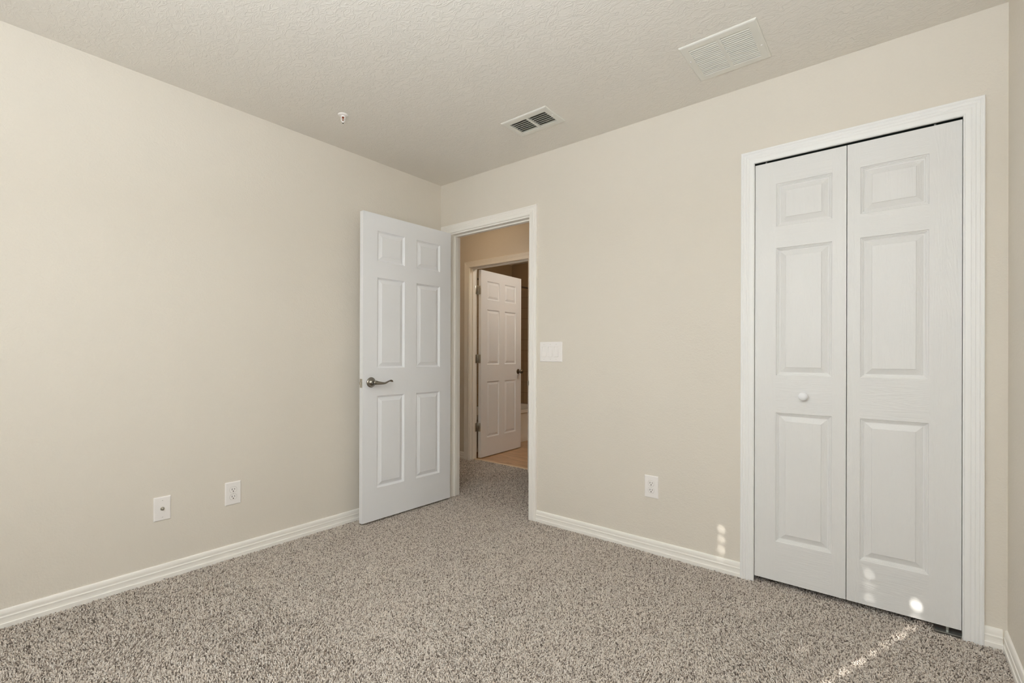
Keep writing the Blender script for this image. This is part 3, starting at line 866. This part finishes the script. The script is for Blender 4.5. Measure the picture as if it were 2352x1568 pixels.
SLAT_P = 0.0525
BY = YF - 0.02                 # plane of the slats
DEPTH = -BY                    # distance to the back wall along y
RISE = DEPTH * math.sqrt(1 + SUN_TAN_AZ ** 2) * math.tan(SUN_EL)
def blind(label, x0, x1, ztop_hole, cords):
    """closed slats; cords: {x: {slat index: (hole half width, hole half height)}}; holes let the sun through."""
    o = empty('window_blind', label, 'blind', ((x0 + x1) / 2, BY, WZ1), group='closed window blinds')
    ox = o.location.x
    bm = bmesh.new(); box(bm, (x0 - ox, -0.02, -0.085), (x1 - ox, 0.010, -0.0005)); link('head_rail', bm, 'blind', o)
    k = -8
    while True:
        zc = ztop_hole - k * SLAT_P
        if zc - 0.03 < WZ0 + 0.01: break
        if zc < WZ1 - 0.02:
            hs = [(cx, hh[k]) for cx, hh in cords.items() if k in hh]
            xs = sorted({x0, x1} | {c - h[0] for c, h in hs} | {c + h[0] for c, h in hs})
            bm = bmesh.new()
            z0, z1 = zc - 0.0275, min(zc + 0.0275, WZ1 - 0.001)
            for a, b in zip(xs, xs[1:]):
                cm = (a + b) / 2
                hole = next((h for c, h in hs if abs(c - cm) < 1e-6), None)
                segs = [(z0, z1)] if not hole else [(z0, zc - hole[1]), (zc + hole[1], z1)]
                for s0, s1 in segs:
                    y0 = lambda z: 0.003 * (z - zc) / 0.0275
                    q = [(a - ox, y0(s0), s0 - WZ1), (b - ox, y0(s0), s0 - WZ1), (b - ox, y0(s1), s1 - WZ1), (a - ox, y0(s1), s1 - WZ1)]
                    f1 = [bm.verts.new(p) for p in q]; f2 = [bm.verts.new((p[0], p[1] + 0.0012, p[2])) for p in q]
                    bm.faces.new(f1); bm.faces.new(f2[::-1])
                    for i in range(4): bm.faces.new((f1[i], f1[(i + 1) % 4], f2[(i + 1) % 4], f2[i]))
            link('slat', bm, 'blind', o)
        k += 1
    bm = bmesh.new(); box(bm, (x0 - ox, -0.01, WZ0 - WZ1 + 0.0005), (x1 - ox, 0.012, WZ0 - WZ1 + 0.035)); link('bottom_rail', bm, 'blind', o)
    return o
SH = SUN_TAN_AZ * DEPTH
blind('white closed blind over the left half of the window', WX0 + 0.001, 1.4945, 0.216 + RISE,
      {2.1245 - SH: {0: (0.0032, 0.009), 1: (0.0030, 0.008), 2: (0.0032, 0.009), 3: (0.0014, 0.005)},
       2.7320 - SH: {1: (0.0024, 0.007), 2: (0.0015, 0.006), 3: (0.0021, 0.007), 9: (0.0020, 0.007)}})
blind('white closed blind over the right half of the window', 1.4955, WX1 - 0.001, 0.0794 + RISE,
      {2.8885 - SH: {0: (0.0052, 0.014), 1: (0.0022, 0.008), 2: (0.0030, 0.012), 3: (0.0044, 0.014), 4: (0.0030, 0.012), 5: (0.0034, 0.012), 6: (0.0050, 0.014), 7: (0.0036, 0.012),
                     8: (0.0036, 0.012), 9: (0.0036, 0.012), 10: (0.0036, 0.012), 11: (0.003, 0.012), 12: (0.003, 0.012)}})

# ------------------------------------------------------------------ carpet pile
def carpet():
    rng = np.random.default_rng(5)
    def field(x0, x1, y0, y1, dens):
        s = 1 / math.sqrt(dens)
        nx, ny = int((x1 - x0) / s), int((y1 - y0) / s)
        gx, gy = np.meshgrid((np.arange(nx) + 0.5) / nx, (np.arange(ny) + 0.5) / ny)
        x = x0 + gx.ravel() * (x1 - x0) + rng.uniform(-.55, .55, nx * ny) * s
        y = y0 + gy.ravel() * (y1 - y0) + rng.uniform(-.55, .55, nx * ny) * s
        return np.stack([np.clip(x, x0, x1), np.clip(y, y0, y1)], 1)
    P = np.concatenate([
        field(0.016, W - 0.016, -1.6, -0.016, 58000),
        field(0.016, W - 0.016, -2.9, -1.6, 36000),
        field(DX0 + 0.012, DX1 - 0.012, -0.016, WT, 50000),
        field(-1.55, 0.98, WT, HY0 - 0.018, 30000),
        field(BX0 + 0.012, BX1 - 0.012, HY0 - 0.018, 1.098, 30000),
        field(CX0 + 0.002, 2.94, -0.016, 0.14, 36000)])
    n = len(P)
    # slow waves: how the pile was last brushed
    def low(freq, k, seed):
        r = np.random.default_rng(seed); v = np.zeros(n)
        for _ in range(k):
            a = r.uniform(0, 2 * np.pi); f = freq * r.uniform(.6, 1.6); ph = r.uniform(0, 6.28)
            v += np.sin((P[:, 0] * np.cos(a) + P[:, 1] * np.sin(a)) * f + ph)
        return v / math.sqrt(k)
    bx_ = low(9, 7, 1) * 0.20 + low(28, 8, 2) * 0.16
    by_ = low(9, 7, 3) * 0.20 + low(28, 8, 4) * 0.16
    h = 0.0118 * rng.uniform(0.84, 1.14, n) * (1 + 0.05 * low(22, 8, 6))
    lx = (bx_ + rng.normal(0, .24, n)) * h; ly = (by_ + rng.normal(0, .24, n)) * h
    a0 = rng.uniform(0, 2 * np.pi, n); rad = rng.uniform(0.0019, 0.0029, n)
    K = 3
    V = np.empty((n, 6, 3))
    for k in range(K):
        for lev, (fh, fl, fr_) in enumerate(((0.0, 0.0, 1.0), (1.0, 1.0, 0.95))):
            a = a0 + 2 * np.pi * k / K + lev * 0.9
            V[:, lev * 3 + k, 0] = P[:, 0] + lx * fl + rad * fr_ * np.cos(a)
            V[:, lev * 3 + k, 1] = P[:, 1] + ly * fl + rad * fr_ * np.sin(a)
            V[:, lev * 3 + k, 2] = ZB + h * fh
    quads = []
    for lev in (0,):
        for k in range(3):
            k2 = (k + 1) % 3
            quads.append((lev * 3 + k, lev * 3 + k2, lev * 3 + 3 + k2, lev * 3 + 3 + k))
    base = (np.arange(n) * 6)[:, None, None]
    Q = (base + np.array(quads)[None]).reshape(n, -1)                # 12 indices
    T = (base[:, :, 0] + np.array([3, 4, 5])[None])                  # 3 indices
    loops = np.concatenate([Q, T], 1).astype(np.int32).ravel()
    tot = np.tile(np.array([4] * 3 + [3], np.int32), n)
    start = np.concatenate([[0], np.cumsum(tot)[:-1]]).astype(np.int32)
    me = bpy.data.meshes.new('carpet_pile')
    me.vertices.add(n * 6); me.vertices.foreach_set('co', V.astype(np.float32).ravel())
    me.loops.add(len(loops)); me.loops.foreach_set('vertex_index', loops)
    me.polygons.add(len(tot)); me.polygons.foreach_set('loop_start', start)
    me.polygons.foreach_set('use_smooth', np.ones(len(tot), bool))
    me.update(calc_edges=True)
    at = me.attributes.new('yarn', 'FLOAT', 'POINT')
    yv = np.clip(rng.beta(1.25, 1.30, n), 0, 1)
    at.data.foreach_set('value', np.repeat(yv, 6).astype(np.float32))
    me.materials.append(M['yarn'])
    o = bpy.data.objects.new('carpet_pile', me)
    COL.objects.link(o)
    tag(o, 'speckled taupe cut pile carpet covering bedroom and hallway', 'carpet', kind='stuff')
carpet()
